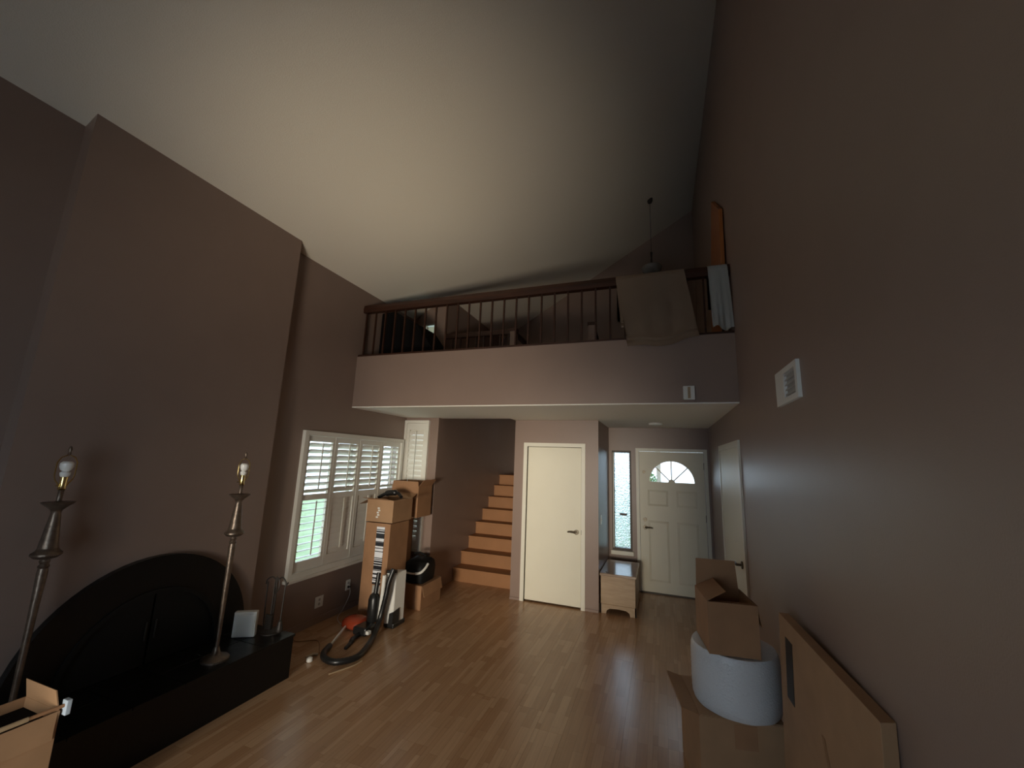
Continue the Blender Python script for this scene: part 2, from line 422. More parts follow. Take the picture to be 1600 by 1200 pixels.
# window 2: narrow closed shutter on the short wall
win = struct(empty('window_2', (-3.41, YS, .53)), 'narrow tall window with closed white shutter in the corner', 'window')
x0, x1, z0, z1 = -3.616, -3.2, .535, 2.372
bm = new(); wallgrid(bm, 'y', YS - .04, YS + .03, x0, x1, z0, z1, [(x0 + .038, x1 - .038, z0 + .04, z1 - .04)])
obj('window_frame', bm, 'shutter', win)
bm = new(); wallgrid(bm, 'y', YS - .026, YS + .008, x0 + .04, x1 - .04, z0 + .042, z1 - .042, [(x0 + .085, x1 - .085, .68, 1.36), (x0 + .085, x1 - .085, 1.43, 2.23)])
pn = obj('shutter_panel', bm, 'shutter', win)
bm = new(); prism(bm, [(-.039, 0), (-.02, .0045), (.02, .0045), (.039, 0), (.02, -.0045), (-.02, -.0045)], 'x', -(x1 - x0 - .172) / 2, (x1 - x0 - .172) / 2)
lm2 = mesh_of(bm, 'shutter', 'louver')
for c, d in ((.68, 1.36), (1.43, 2.23)):
    n = round((d - c) / .0705); st = (d - c) / n
    for i in range(n): inst(lm2, 'louver', (-3.408, YS - .008, c + st * (i + .5)), pn, (1.22, 0, 0))
    bm = new(); box(bm, -3.413, -3.402, YS - .046, YS - .036, c + .04, d - .02); obj('tilt_rod', bm, 'shutter', pn)
bm = new(); box(bm, x0, x1, YS + .10, YS + .105, z0, z1); obj('pane', bm, 'glass', win)

# window 4: small loft window ; window 3: sidelight ; window 5: unseen opening behind the viewer, shaped to trim the lamp beams
win = struct(empty('window_4', (-3.34, YS, 3.35)), 'small bright upstairs window glimpsed between the balusters', 'window')
bm = new(); wallgrid(bm, 'y', YS + .02, YS + .09, -3.45, -3.23, 3.35, 3.88, [(-3.435, -3.245, 3.365, 3.865)]); obj('window_frame', bm, 'white', win)
bm = new(); box(bm, -3.435, -3.245, YS + .05, YS + .055, 3.365, 3.865); obj('pane', bm, 'glass', win)
win = struct(empty('window_3', (-.6, YD, .55)), 'narrow sidelight of pebbled obscure glass beside the front door', 'window')
bm = new(); wallgrid(bm, 'y', YD - .012, YD + .08, -.745, -.45, .55, 2.05, [(-.712, -.478, .585, 2.02)]); obj('window_frame', bm, 'bronzeframe', win)
bm = new(); box(bm, -.712, -.478, YD + .04, YD + .048, .585, 2.02); obj('pane', bm, 'obscure', win)
bm = new(); box(bm, -.765, -.43, YD - .05, YD, .49, .55); obj('window_sill', bm, 'white', win, bevel=.006)
bm = new(); box(bm, -.635, -.525, YD - .004, YD + .036, 1.062, 1.092); obj('latch_bar', bm, 'bronzeframe', win)
bm = new(); box(bm, -.728, -.718, YD - .03, YD - .012, .585, 2.02); obj('edge_strip', bm, 'white', win)
win = struct(empty('window_5', (-1.25, YR - .15, .3)), 'unseen window behind the viewer, opening sized to trim the lamp beams', 'window')
bm = new(); wallgrid(bm, 'y', YR - .12, YR - .05, -2.1, -.4, .3, 1.95, [(-2.08, -.42, .33, 1.92)]); obj('window_frame', bm, 'white', win)

# ------------------------------------------------------------------ doors
def lever(parent, x, y, z, sgn, axis='y', m='nickel'):
    """round rose and lever; sgn = direction the lever points; stands out along -y (axis y) or -x (axis x)"""
    bm = new()
    P = (lambda u, o, zz: (x + u, y - o, zz)) if axis == 'y' else (lambda u, o, zz: (x - o, y + u, zz))
    tube(bm, [P(0, 0, z), P(0, .012, z)], .033, 14); tube(bm, [P(0, .012, z), P(0, .05, z)], .011, 8)
    h = obj('door_handle', bm, m, parent, True)
    bm = new(); tube(bm, sweep([P(0, .05, z), P(sgn * .04, .053, z + .002), P(sgn * .075, .052, z + .004), P(sgn * .11, .046, z)], 4), [.012] * 4 + [.011] * 4 + [.009] * 5, 8)
    obj('lever', bm, m, h, True)
def casing(parent, axis, t0, t1, u0, u1, z1, wd, m='white'):
    bm = new(); wallgrid(bm, axis, t0, t1, u0, u1, 0, z1, [(u0 + wd, u1 - wd, 0, z1 - wd)]); return obj('door_casing', bm, m, parent)
d = struct(empty('door_1', (-1.4, YC, 0)), 'plain cream closet door with dark lever handle in the middle', 'door')
casing(d, 'y', YC - .018, YC + .1, -1.842, -.967, 2.094, .052)
bm = new(); box(bm, -1.782, -1.026, YC + .012, YC + .05, .02, 2.036); obj('door_leaf', bm, 'door', d, bevel=.002)
lever(d, -1.085, YC + .012, .935, -1)
bm = new(); box(bm, -1.02, -1.014, YC - .02, YC + .01, .91, .97); obj('strike_plate', bm, 'nickel', d)

# front door with fan light
d = struct(empty('door_2', (.13, YD, 0)), 'white front door with half-round fan window', 'door')
casing(d, 'y', YD - .016, YD + .1, -.381, .636, 2.096, .045)
cx, zs, R = .134, 1.588, .318
xa, xb, zb, zt = -.333, .588, .012, 2.048
bm = new()
ya, yb = YD + .02, YD + .062
box(bm, xa, xb, ya, yb, zb, zs)
N = 28; arc = [(cx + R * math.cos(PI - PI * i / N), zs + R * math.sin(PI - PI * i / N)) for i in range(N + 1)]
def border(i):
    t = PI - PI * i / N; c, s = math.cos(t), math.sin(t); cand = []
    if c > 1e-6: cand.append((xb - cx) / c)
    if c < -1e-6: cand.append((xa - cx) / c)
    if s > 1e-6: cand.append((zt - zs) / s)
    k = min(cand); return (cx + k * c, zs + k * s)
bd = [border(i) for i in range(N + 1)]
for i in range(N):
    q = [arc[i], arc[i + 1], bd[i + 1], bd[i]]
    qs = [q]
    for cxn in ((xa, zt), (xb, zt)):
        if abs(bd[i][0] - bd[i + 1][0]) > 1e-6 and abs(bd[i][1] - bd[i + 1][1]) > 1e-6 and abs(cxn[0] - (bd[i][0] + bd[i + 1][0]) / 2) < .2:
            qs = [[arc[i], arc[i + 1], bd[i + 1], cxn, bd[i]]]
    prism(bm, qs[0], 'y', ya, yb)
leaf = obj('door_leaf', bm, 'door', d)
bm = new()
box(bm, cx - R, cx + R, ya - .006, yb + .004, zs - .022, zs + .006)
for ang in (PI / 4, PI / 2, 3 * PI / 4):
    c, s = math.cos(ang), math.sin(ang); nx, nz = -s * .008, c * .008
    prism(bm, [(cx + nx, zs + nz), (cx - nx, zs - nz), (cx + c * R - nx, zs + s * R - nz), (cx + c * R + nx, zs + s * R + nz)], 'y', ya, ya + .02)
prism(bm, [(cx + .05 * math.cos(PI * i / 10), zs + .05 * math.sin(PI * i / 10)) for i in range(11)], 'y', ya - .002, ya + .022)
obj('muntin', bm, 'door', leaf)
bm = new()
for i in range(N):
    a, b = arc[i], arc[i + 1]; f = 1 + .022 / R
    A = (cx + (a[0] - cx) * f, zs + (a[1] - zs) * f); B = (cx + (b[0] - cx) * f, zs + (b[1] - zs) * f)
    prism(bm, [a, b, B, A], 'y', ya - .008, ya)
obj('fan_trim', bm, 'door', leaf)
edges = [0, PI / 4, PI / 2, 3 * PI / 4, PI]
for a, b in zip(edges, edges[1:]):
    bm = new(); prism(bm, [(cx, zs)] + [(cx + R * math.cos(a + (b - a) * i / 8), zs + R * math.sin(a + (b - a) * i / 8)) for i in range(9)], 'y', ya + .022, ya + .026)
    obj('pane', bm, 'glass', leaf)
for (pa, pb, pc, pd) in ((-.215, .075, 1.235, 1.475), (.19, .48, 1.235, 1.475), (-.215, .075, .16, 1.02), (.19, .48, .16, 1.02)):
    bm = new(); hexa(bm, [(pa, ya, pc), (pb, ya, pc), (pb, ya, pd), (pa, ya, pd), (pa + .03, ya - .009, pc + .03), (pb - .03, ya - .009, pc + .03), (pb - .03, ya - .009, pd - .03), (pa + .03, ya - .009, pd - .03)])
    obj('raised_panel', bm, 'door', leaf)
lever(d, -.262, ya, .915, 1)
bm = new(); tube(bm, [(-.262, ya, 1.03), (-.262, ya - .022, 1.03)], .03, 14); obj('deadbolt', bm, 'nickel', d, True)
bm = new(); tube(bm, [(-.265, ya, 1.735), (-.265, ya - .015, 1.735)], .024, 14); obj('viewer_cap', bm, 'nickel', d, True)
for zz in (.25, 1.1, 1.85):
    bm = new(); box(bm, .582, .594, ya - .014, ya + .004, zz - .05, zz + .05); obj('hinge', bm, 'nickel', d)
bm = new(); box(bm, -.381, .636, YD - .03, YD + .1, 0, .012); obj('threshold', bm, 'bronzeframe', d)
# right wall door
d = struct(empty('door_3', (XR, 4.86, 0)), 'white door set in the right wall behind the stacked boxes', 'door')
casing(d, 'x', XR - .018, XR, 4.18, 5.54, 2.096, .06)
bm = new(); box(bm, XR - .010, XR, 4.24, 5.48, .012, 2.036); obj('door_leaf', bm, 'door', d)
lever(d, XR - .010, 4.37, .99, 1, 'x')

# ------------------------------------------------------------------ staircase
st = struct(empty('staircase', (-2.52, 5.98, 0)), 'orange brown staircase climbing into the dark between two walls', 'staircase')
RI, RU, Y0 = .193, .257, 5.98
for k in range(8):
    bm = new(); box(bm, XS, -1.985, Y0 + k * RU, Y0 + k * RU + .02, max(0, k * RI - .03), (k + 1) * RI - .022); obj('riser', bm, 'stair', st)
    ln = RU if k < 7 else 1.0
    bm = new(); box(bm, XS, -1.985, Y0 + k * RU - .022, Y0 + k * RU + ln + .01, (k + 1) * RI - .022, (k + 1) * RI); obj('tread', bm, 'stair', st, bevel=.004)

# ------------------------------------------------------------------ balcony railing
rl = thing('balcony_railing', (-1.47, YF + .06, FT), 'dark wooden balcony railing with thin balusters along the loft', 'railing')
yr = YF + .06
bm = new(); prism(bm, [(yr - .035, 3.668), (yr + .035, 3.668), (yr + .04, 3.72), (yr + .028, 3.765), (yr - .028, 3.765), (yr - .04, 3.72)], 'x', XL + .001, XR - .001)
obj('handrail', bm, 'rail', rl)
bm = new(); box(bm, XL + .001, XR - .001, yr - .055, yr + .055, FT, FT + .022); obj('bottom_rail', bm, 'rail', rl)
bm = new(); box(bm, -.009, .009, -.009, .009, 0, 3.668 - FT - .022)
bme = mesh_of(bm, 'rail', 'baluster')
x = -3.585
while x < XR - .05:
    inst(bme, 'baluster', (x, yr, FT + .022), rl); x += .1488
# stair guard upstairs
gd = thing('stair_guard', (-1.95, 5.29, LF), 'dark guard rail around the stairwell seen through the balcony balusters', 'railing')
def newel(px, py, parent):
    bm = new(); box(bm, px - .045, px + .045, py - .045, py + .045, LF, 3.66); nw = obj('newel_post', bm, 'wall', parent)
    bm = new(); box(bm, px - .055, px + .055, py - .055, py + .055, 3.66, 3.70); obj('post_cap', bm, 'rail', nw)
newel(-1.95, 5.29, gd); newel(-.83, 5.29, gd)
bm = new(); box(bm, XS, -1.9, 5.26, 5.32, 3.63, 3.70); obj('guard_rail', bm, 'rail', gd)
bm = new(); tube(bm, [(-1.95, 5.29, 3.66), (-1.95, 6.6, 3.62)], .04, 8); obj('guard_rail', bm, 'rail', gd)
bm = new(); tube(bm, [(-.83, 5.29, 3.66), (-.83, 6.6, 3.4)], .04, 8); obj('guard_rail', bm, 'rail', gd)
x = XS + .12
bm = new(); box(bm, -.012, .012, -.012, .012, 0, 3.63 - LF); gme = mesh_of(bm, 'rail', 'baluster')
while x < -2.02: inst(gme, 'baluster', (x, 5.29, LF), gd); x += .13

# cloths over the railing
def cloth(name, xa, xb, zfront, zback, m, label, hem, seed, flare=0.0):
    rg = random.Random(seed); bm = new(); NX, NF = 26, 40
    ph = [rg.uniform(0, 6) for _ in range(4)]
    grid = []
    path = []
    zt = 3.772; yf = YF + .06 - .052; yb_ = YF + .06 + .052
    for i in range(7): path.append(('b', i / 6))
    for i in range(9): path.append(('t', i / 8))
    for i in range(1, NF): path.append(('f', i / (NF - 1)))
    for i in range(NX + 1):
        u = i / NX; x = xa + (xb - xa) * u; line = []
        for s, t in path:
            if s == 'b': p = (x, yb_ + .004, zback + (zt - .03 - zback) * t)
            elif s == 't':
                a = PI * t; p = (x, (yf + yb_) / 2 + (yb_ - yf) / 2 * math.cos(a), zt - .03 + .034 * math.sin(a))
            else:
                zz = (zt - .03) + (hem(u) - (zt - .03)) * t
                rip = .012 * math.sin(u * 11 + ph[0] + t * 2) + .008 * math.sin(u * 23 + ph[1])
                yy = yf - .012 - (rip + .012) * t - flare * t * t
                if m == 'beige' and t > .86: yy -= .016 * abs(math.sin((t - .86) / .14 * 2 * PI))
                xs = x + .05 * t * (u - .0) * (1 if m == 'beige' else .2) + .055 * t * (1 if m == 'beige' else .3)
                p = (xs, yy, zz)
            line.append(bm.verts.new(p))
        grid.append(line)
    for a, b in zip(grid, grid[1:]):
        for j in range(len(a) - 1): bm.faces.new((a[j], b[j], b[j + 1], a[j + 1]))
    bmesh.ops.solidify(bm, geom=list(bm.faces), thickness=.006)
    o = obj(name, bm, m, None, True); tag(o, label, 'towel'); return o
cloth('bath_towel', -.395, .262, 0, 3.3, 'beige', 'beige terry towel draped over the dark balcony railing',
      lambda u: 2.985 + .07 * max(0, u - .62) * 2.2 + .012 * math.sin(u * 9) + (.2 if u < .04 else 0), 4, .02)
cloth('hand_towel', .470, .640, 0, 3.35, 'towel', 'white towel hanging at the right end of the balcony railing',
      lambda u: 3.13 - .03 * u + .02 * math.sin(u * 8), 9, .0)

# loft contents
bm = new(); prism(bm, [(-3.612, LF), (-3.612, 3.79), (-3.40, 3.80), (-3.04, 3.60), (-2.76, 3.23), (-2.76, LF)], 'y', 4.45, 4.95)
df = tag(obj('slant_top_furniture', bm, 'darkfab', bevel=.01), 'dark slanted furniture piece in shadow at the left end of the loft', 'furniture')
bm = new(); hexa(bm, [(.60, 4.24, LF), (.64, 4.24, LF), (.64, 5.45, LF), (.60, 5.45, LF), (.62, 4.24, 4.45), (.66, 4.24, 4.45), (.66, 4.72, 4.85), (.62, 4.72, 4.85)])
tag(obj('leaning_board', bm, 'orange', bevel=.004), 'tall orange brown wooden board leaning against the right wall in the loft', 'board')
pl = thing('pendant_lamp', (-.06, 6.4, 6.1), 'pendant lamp hanging on a thin rod from the sloped loft ceiling', 'lamp')
zc = cz(-.06)
bm = new(); lathe(bm, [(.0, zc - .06), (.03, zc - .055), (.045, zc - .02), (.045, zc + .02)], -.06, 6.4, 16); obj('canopy', bm, 'metal', pl, True)
bm = new(); tube(bm, [(-.06, 6.4, zc - .08), (-.06, 6.4, 5.2)], .004, 6); obj('rod', bm, 'metal', pl)
bm = new(); lathe(bm, [(.05, 4.98), (.02, 5.0), (.012, 5.1), (.02, 5.2), (.006, 5.21)], -.06, 6.4, 16); obj('socket_cup', bm, 'metal', pl, True)
bm = new(); lathe(bm, [(.03, 4.84), (.10, 4.85), (.145, 4.89), (.155, 4.94), (.14, 4.96), (.05, 4.98)], -.06, 6.4, 20); obj('glass_shade', bm, 'smoke', pl, True)

# ------------------------------------------------------------------ wall fittings
vt = thing('wall_vent', (XR, 2.565, 2.21), 'white wall vent grille high on the right wall', 'vent')
bm = new(); wallgrid(bm, 'x', XR - .018, XR, 2.365, 2.765, 2.205, 2.40, [(2.40, 2.60, 2.235, 2.37)]); obj('frame', bm, 'plastic', vt)
for i in range(5):
    bm = new(); zz = 2.25 + i * .027
    hexa(bm, [(XR - .012, 2.40, zz - .006), (XR - .003, 2.40, zz - .002), (XR - .003, 2.60, zz - .002), (XR - .012, 2.60, zz - .006), (XR - .012, 2.40, zz + .003), (XR - .003, 2.40, zz + .012), (XR - .003, 2.60, zz + .012), (XR - .012, 2.60, zz + .003)])
    obj('slat', bm, 'greyplastic', vt)
bm = new(); box(bm, XR - .002, XR, 2.40, 2.60, 2.235, 2.37); obj('backing', bm, 'greyplastic', vt)
ch = thing('chime_box', (.257, YF, 2.448), 'small cream chime box on the balcony fascia near the right wall', 'chime')
bm = new(); box(bm, .207, .307, YF - .035, YF, 2.449, 2.577); obj('cover', bm, 'plastic', ch, bevel=.004)
bm = new(); box(bm, .245, .269, YF - .038, YF - .034, 2.46, 2.566); obj('centre_strip', bm, 'tan', ch)
bm = new(); lathe(bm, [(.07, SO - .04), (.085, SO - .034), (.09, SO - .012)], -.066, 5.965, 20)
tag(obj('ceiling_disc', bm, 'plastic', None, True), 'flat white round fixture on the soffit above the entry', 'detector')
sw = thing('light_switch', (-.795, 5.85, 1.04), 'white light switch on the closet side wall by the chest', 'switch')
bm = new(); box(bm, -.795, -.789, 5.80, 5.88, 1.03, 1.15); obj('plate', bm, 'plastic', sw, bevel=.002)
for yy in (5.822, 5.858):
    bm = new(); box(bm, -.789, -.783, yy - .008, yy + .008, 1.075, 1.105); obj('toggle', bm, 'plastic', sw)
def outlet(y, z, label, wy=.07, plug=True):
    o = thing('wall_outlet', (XL, y, z - .06), label, 'outlet')
    bm = new(); box(bm, XL, XL + .007, y - wy / 2, y + wy / 2, z - .058, z + .058); obj('plate', bm, 'plastic', o, bevel=.002)
    for s in (-1, 1):
        bm = new(); tube(bm, [(XL + .006, y, z + s * .022), (XL + .009, y, z + s * .022)], .015, 10); obj('socket', bm, 'greyplastic', o)
    return o
outlet(3.878, .222, 'wide white wall plate low on the wall near the fireplace tools', .115)
o2 = outlet(4.32, .285, 'small white outlet with a plugged-in cable under the shuttered window', .072)
bm = new(); tube(bm, [(XL + .006, 4.32, .262), (XL + .035, 4.32, .262)], .014, 8); obj('plug', bm, 'blackplastic', o2)
bm = new(); tube(bm, sweep([(XL + .035, 4.32, .262), (XL + .06, 4.30, .19), (XL + .055, 4.22, .06), (XL + .09, 4.1, .006), (XL + .2, 4.0, .005), (-3.31, 3.93, .02)], 8), .0035, 6)
tag(obj('power_cord', bm, 'greyplastic', None, True), 'thin cord running down from the outlet to the red vacuum', 'cord')

# ------------------------------------------------------------------ fireplace: hearth, arched surround
he = struct(empty('hearth', (-3.23, 2.1, 0)), 'black raised fireplace hearth along the left wall', 'hearth')
hy0 = 1.22
bm = new(); box(bm, -3.507, -2.965, hy0, 2.935, 0, .315); obj('base', bm, 'black', he)
n = 6; st_ = (2.945 - hy0) / n
for i in range(n):
    for (xa, xb) in ((-3.507, -3.232), (-3.228, -2.955)):
        bm = new(); box(bm, xa, xb, hy0 + i * st_ + .002, hy0 + (i + 1) * st_ - .002, .315, .334); obj('tile', bm, 'black', he, bevel=.002)
ar = thing('arched_fireplace_screen', (-3.47, 2.12, .334), 'large black half-round fireplace surround on the hearth', 'fireplace')
def halfring(bm, r0, r1, xa, xb, yc, zc_, n=32, sz=1.0):
    for i in range(n):
        a, b = PI * i / n, PI * (i + 1) / n
        prism(bm, [(yc + r0 * math.cos(a), zc_ + r0 * math.sin(a) * sz), (yc + r1 * math.cos(a), zc_ + r1 * math.sin(a) * sz), (yc + r1 * math.cos(b), zc_ + r1 * math.sin(b) * sz), (yc + r0 * math.cos(b), zc_ + r0 * math.sin(b) * sz)], 'x', xa, xb)
    bmesh.ops.remove_doubles(bm, verts=bm.verts, dist=1e-5)
AR, AC = .728, 2.122
bm = new(); halfring(bm, .50, AR, -3.507, -3.455, AC, .334); obj('surround', bm, 'black', ar)
bm = new(); prism(bm, [(AC + .5 * math.cos(PI * i / 24), .334 + .5 * math.sin(PI * i / 24)) for i in range(25)], 'x', -3.505, -3.49); obj('firebox_panel', bm, 'fireboxblack', ar)
bm = new(); halfring(bm, .47, .50, -3.49, -3.445, AC, .334); obj('screen_frame', bm, 'blackmatte', ar)
for s in (-1, 1):
    bm = new()
    prism(bm, [(AC + s * .008, .336)] + [(AC + s * max(.008, .468 * math.sin(PI / 2 * i / 12)), .336 + .468 * math.cos(PI / 2 * i / 12)) for i in range(13)], 'x', -3.476, -3.468)
    dr = obj('screen_door', bm, 'blackmatte', ar)
    bm = new(); tube(bm, [(-3.458, AC + s * .03, .5), (-3.458, AC + s * .03, .62)], .006, 6); obj('handle', bm, 'blackplastic', dr)

# ------------------------------------------------------------------ candlestick lamps
def candle_lamp(x, y, z, label):
    t = thing('candlestick_lamp', (x, y, z), label, 'lamp', 'candlestick lamps without shades on the hearth')
    def P(prof): return [(r, z + h) for r, h in prof]
    bm = new(); lathe(bm, P([(.09, 0), (.09, .012), (.08, .022), (.05, .03), (.03, .045), (.022, .07), (.018, .09)]), x, y, 24); obj('base', bm, 'bronze', t, True)
    bm = new(); lathe(bm, P([(.014, .085), (.0155, .30), (.019, .60), (.024, .78), (.021, .805)]), x, y, 16); obj('stem', bm, 'bronze', t, True)
    bm = new(); lathe(bm, P([(.018, .80), (.026, .815), (.018, .83), (.024, .842), (.02, .852), (.05, .862), (.066, .878), (.066, .888), (.05, .902), (.044, .915)]), x, y, 20); obj('knop', bm, 'bronze', t, True)
    bm = new(); lathe(bm, P([(.044, .912), (.04, .95), (.03, 1.04), (.022, 1.11), (.026, 1.125), (.04, 1.14), (.068, 1.162), (.073, 1.17), (.03, 1.172), (.014, 1.178)]), x, y, 20); obj('drip_cup', bm, 'bronze', t, True)
    bm = new(); lathe(bm, P([(.013, 1.175), (.013, 1.235), (.017, 1.24)]), x, y, 12); obj('candle_tube', bm, 'bronze', t, True)
    bm = new(); lathe(bm, P([(.014, 1.238), (.02, 1.246), (.016, 1.262), (.017, 1.30), (.019, 1.315)]), x, y, 14); so = obj('socket', bm, 'brass', t, True)
    bm = new(); tube(bm, [(x - .01, y, z + 1.265), (x - .04, y - .01, z + 1.262)], .005, 6); obj('switch_key', bm, 'brass', so)
    bm = new(); lathe(bm, P([(.016, 1.314), (.022, 1.325), (.024, 1.34), (.014, 1.348), (.024, 1.356), (.031, 1.375), (.030, 1.395), (.02, 1.405)]), x, y, 16); obj('bulb', bm, 'bulb', t, True)
    bm = new()
    pts = [(x, y - .012, z + 1.245)] + [(x + 0, y - .045 * math.sin(PI * .5 * min(1, k / 3)), z + 1.25 + .2 * k / 8) for k in range(1, 7)] + [(x, y - .03, z + 1.43), (x, y, z + 1.445), (x, y + .03, z + 1.43)] + [(x, y + .045 * math.sin(PI * .5 * min(1, k / 3)), z + 1.25 + .2 * k / 8) for k in range(6, 0, -1)] + [(x, y + .012, z + 1.245)]
    tube(bm, pts, .0035, 6); hp = obj('harp', bm, 'brass', t, True)
    bmesh_ = new(); lathe(bmesh_, P([(.004, 1.44), (.009, 1.452), (.005, 1.462), (.010, 1.476), (.004, 1.495)]), x, y, 10); obj('finial', bmesh_, 'bronze', hp, True)
    return t
candle_lamp(-3.105, 2.37, .334, 'dark bronze candlestick lamp without shade beside the white device on the hearth')
candle_lamp(-3.345, 1.43, .334, 'dark bronze candlestick lamp without shade at the far left behind the cardboard box')

# white device on the hearth
dv = thing('white_device', (-3.28, 2.72, .334), 'small white upright electronic box on the black hearth', 'device')
rr = (Vector((-3.27, 2.730, 0)), .55)
bm = new(); box(bm, -3.365, -3.195, 2.700, 2.750, .337, .53); obj('case', bm, 'plastic', dv, bevel=.006, rot=rr)
bm = new(); box(bm, -3.355, -3.205, 2.695, 2.701, .35, .515); obj('front_panel', bm, 'shutter', dv, rot=rr)
bm = new(); box(bm, -3.35, -3.21, 2.705, 2.745, .334, .338); obj('foot', bm, 'blackplastic', dv, rot=rr)

# fireplace tool set
ft = thing('fireplace_tools', (-3.165, 2.89, .334), 'wrought iron fireplace tool stand at the end of the hearth', 'tool set')
tx, ty = -3.165, 2.88
bm = new(); lathe(bm, [(.085, .334), (.085, .342), (.04, .35), (.012, .36)], tx, ty, 18); obj('base', bm, 'metal', ft, True)
bm = new(); tube(bm, [(tx, ty, .35), (tx, ty, .76)], .009, 8); obj('post', bm, 'metal', ft)
bm = new(); tube(bm, sweep([(tx - .125, ty, .70), (tx - .115, ty, .735), (tx - .06, ty, .765), (tx, ty, .745), (tx + .05, ty, .775), (tx + .095, ty, .745), (tx + .105, ty, .715), (tx + .125, ty, .74)], 6), .006, 6); obj('hanger', bm, 'metal', ft, True)
bm = new(); tube(bm, sweep([(tx, ty - .01, .775), (tx + .035, ty - .01, .75), (tx + .04, ty - .01, .69), (tx + .005, ty - .01, .64), (tx - .012, ty - .01, .70), (tx, ty - .01, .775)], 6), .005, 6); obj('handle_loop', bm, 'metal', ft, True)
tool = []
for nm, dx, dz, tip in (('poker', -.105, .72, 0), ('shovel', .0, .70, 1), ('brush', .098, .715, 2)):
    bm = new(); yy = ty - .022 if tip == 1 else ty
    tube(bm, [(tx + dx, yy, dz), (tx + dx * .92, yy, .40 if tip != 1 else .47)], .0055, 6)
    if tip == 0: tube(bm, sweep([(tx + dx * .92, yy, .40), (tx + dx * .9, yy, .375), (tx + dx * .75, yy, .37)], 4), .005, 6)
    if tip == 1: box(bm, tx - .035, tx + .035, yy - .02, yy - .008, .37, .48)
    if tip == 2: lathe(bm, [(.026, .352), (.028, .37), (.016, .43), (.008, .44)], tx + dx * .92, yy, 10)
    obj(nm, bm, 'metal', ft)

# ------------------------------------------------------------------ cardboard boxes
def carton(name, loc, sx, sy, sz, ang, label, m='kraft', flaps=(), th=.006, group=None, lid=False):
    """open carton: five walls and angled flaps. flaps: list of (side, length, angle_from_vertical_outward)"""
    t = thing(name, loc, label, 'box', group)
    x, y, z = loc; rot = (Vector((x, y, 0)), ang)
    xa, xb, ya, yb = x - sx / 2, x + sx / 2, y - sy / 2, y + sy / 2
    bm = new()
    box(bm, xa, xb, ya, yb, z, z + th)
    box(bm, xa, xa + th, ya, yb, z + th, z + sz); box(bm, xb - th, xb, ya, yb, z + th, z + sz)
    box(bm, xa + th, xb - th, ya, ya + th, z + th, z + sz); box(bm, xa + th, xb - th, yb - th, yb, z + th, z + sz)
    obj('body', bm, m, t, rot=rot)
    for side, ln, a in flaps:
        bm = new(); s, c = math.sin(a) * ln, math.cos(a) * ln; zt = z + sz; i = .008
        tk = .005
        if side in '-x+x':
            sg = -1 if side == '-x' else 1; ex = xa if sg < 0 else xb
            hexa(bm, [(ex, ya + i, zt), (ex - sg * tk, ya + i, zt), (ex - sg * tk, yb - i, zt), (ex, yb - i, zt),
                      (ex + sg * s, ya + i * 2, zt + c), (ex + sg * s - sg * tk, ya + 2 * i, zt + c + .002), (ex + sg * s - sg * tk, yb - 2 * i, zt + c + .002), (ex + sg * s, yb - 2 * i, zt + c)])
        else:
            sg = -1 if side == '-y' else 1; ey = ya if sg < 0 else yb
            hexa(bm, [(xa + i, ey, zt), (xa + i, ey - sg * tk, zt), (xb - i, ey - sg * tk, zt), (xb - i, ey, zt),
                      (xa + 2 * i, ey + sg * s, zt + c), (xa + 2 * i, ey + sg * s - sg * tk, zt + c + .002), (xb - 2 * i, ey + sg * s - sg * tk, zt + c + .002), (xb - 2 * i, ey + sg * s, zt + c)])
        obj('flap', bm, m, t, rot=rot)
    return t, rot
D = math.radians
# tall shipping carton by the window, and the carton on it
t, rot = carton('tall_carton', (-3.225, 4.47, 0), .345, .40, 1.04, .03, 'tall narrow cardboard carton with long barcode label under the window', 'kraft2', [('+x', .16, D(-100)), ('-x', .16, D(-100))])
bm = new(); box(bm, -3.235, -3.125, 4.262, 4.2692, .36, 1.0); obj('barcode_label', bm, 'label', t, rot=rot)
bm = new(); box(bm, -3.225, -3.12, 4.263, 4.2694, .18, .35); obj('warning_label', bm, 'greyplastic', t, rot=rot)
t, rot = carton('small_carton', (-3.215, 4.47, 1.053), .37, .42, .258, .03, 'open cardboard box with taped front on top of the tall carton', 'kraft', [('-y', .13, D(78)), ('-x', .15, D(118)), ('+y', .14, D(70)), ('+x', .15, D(80))])
bm = new()
for k in range(5):
    box(bm, -3.262 + .012 * (k % 2) + .004 * k, -3.232 + .012 * (k % 2) + .004 * k, 4.2575, 4.2602, 1.10 + k * .026, 1.118 + k * .026)
obj('packing_tape', bm, 'plastic', t, rot=rot)
bm = new(); tube(bm, sweep([(-3.36, 4.4, 1.315), (-3.28, 4.46, 1.37), (-3.15, 4.5, 1.38), (-3.05, 4.45, 1.34)], 6), [.02] * 6 + [.035] * 6 + [.02] * 7, 8)
tag(obj('dark_wrap', bm, 'blackplastic', None, True), 'dark crumpled wrap sticking out of the box with taped front', 'wrap')
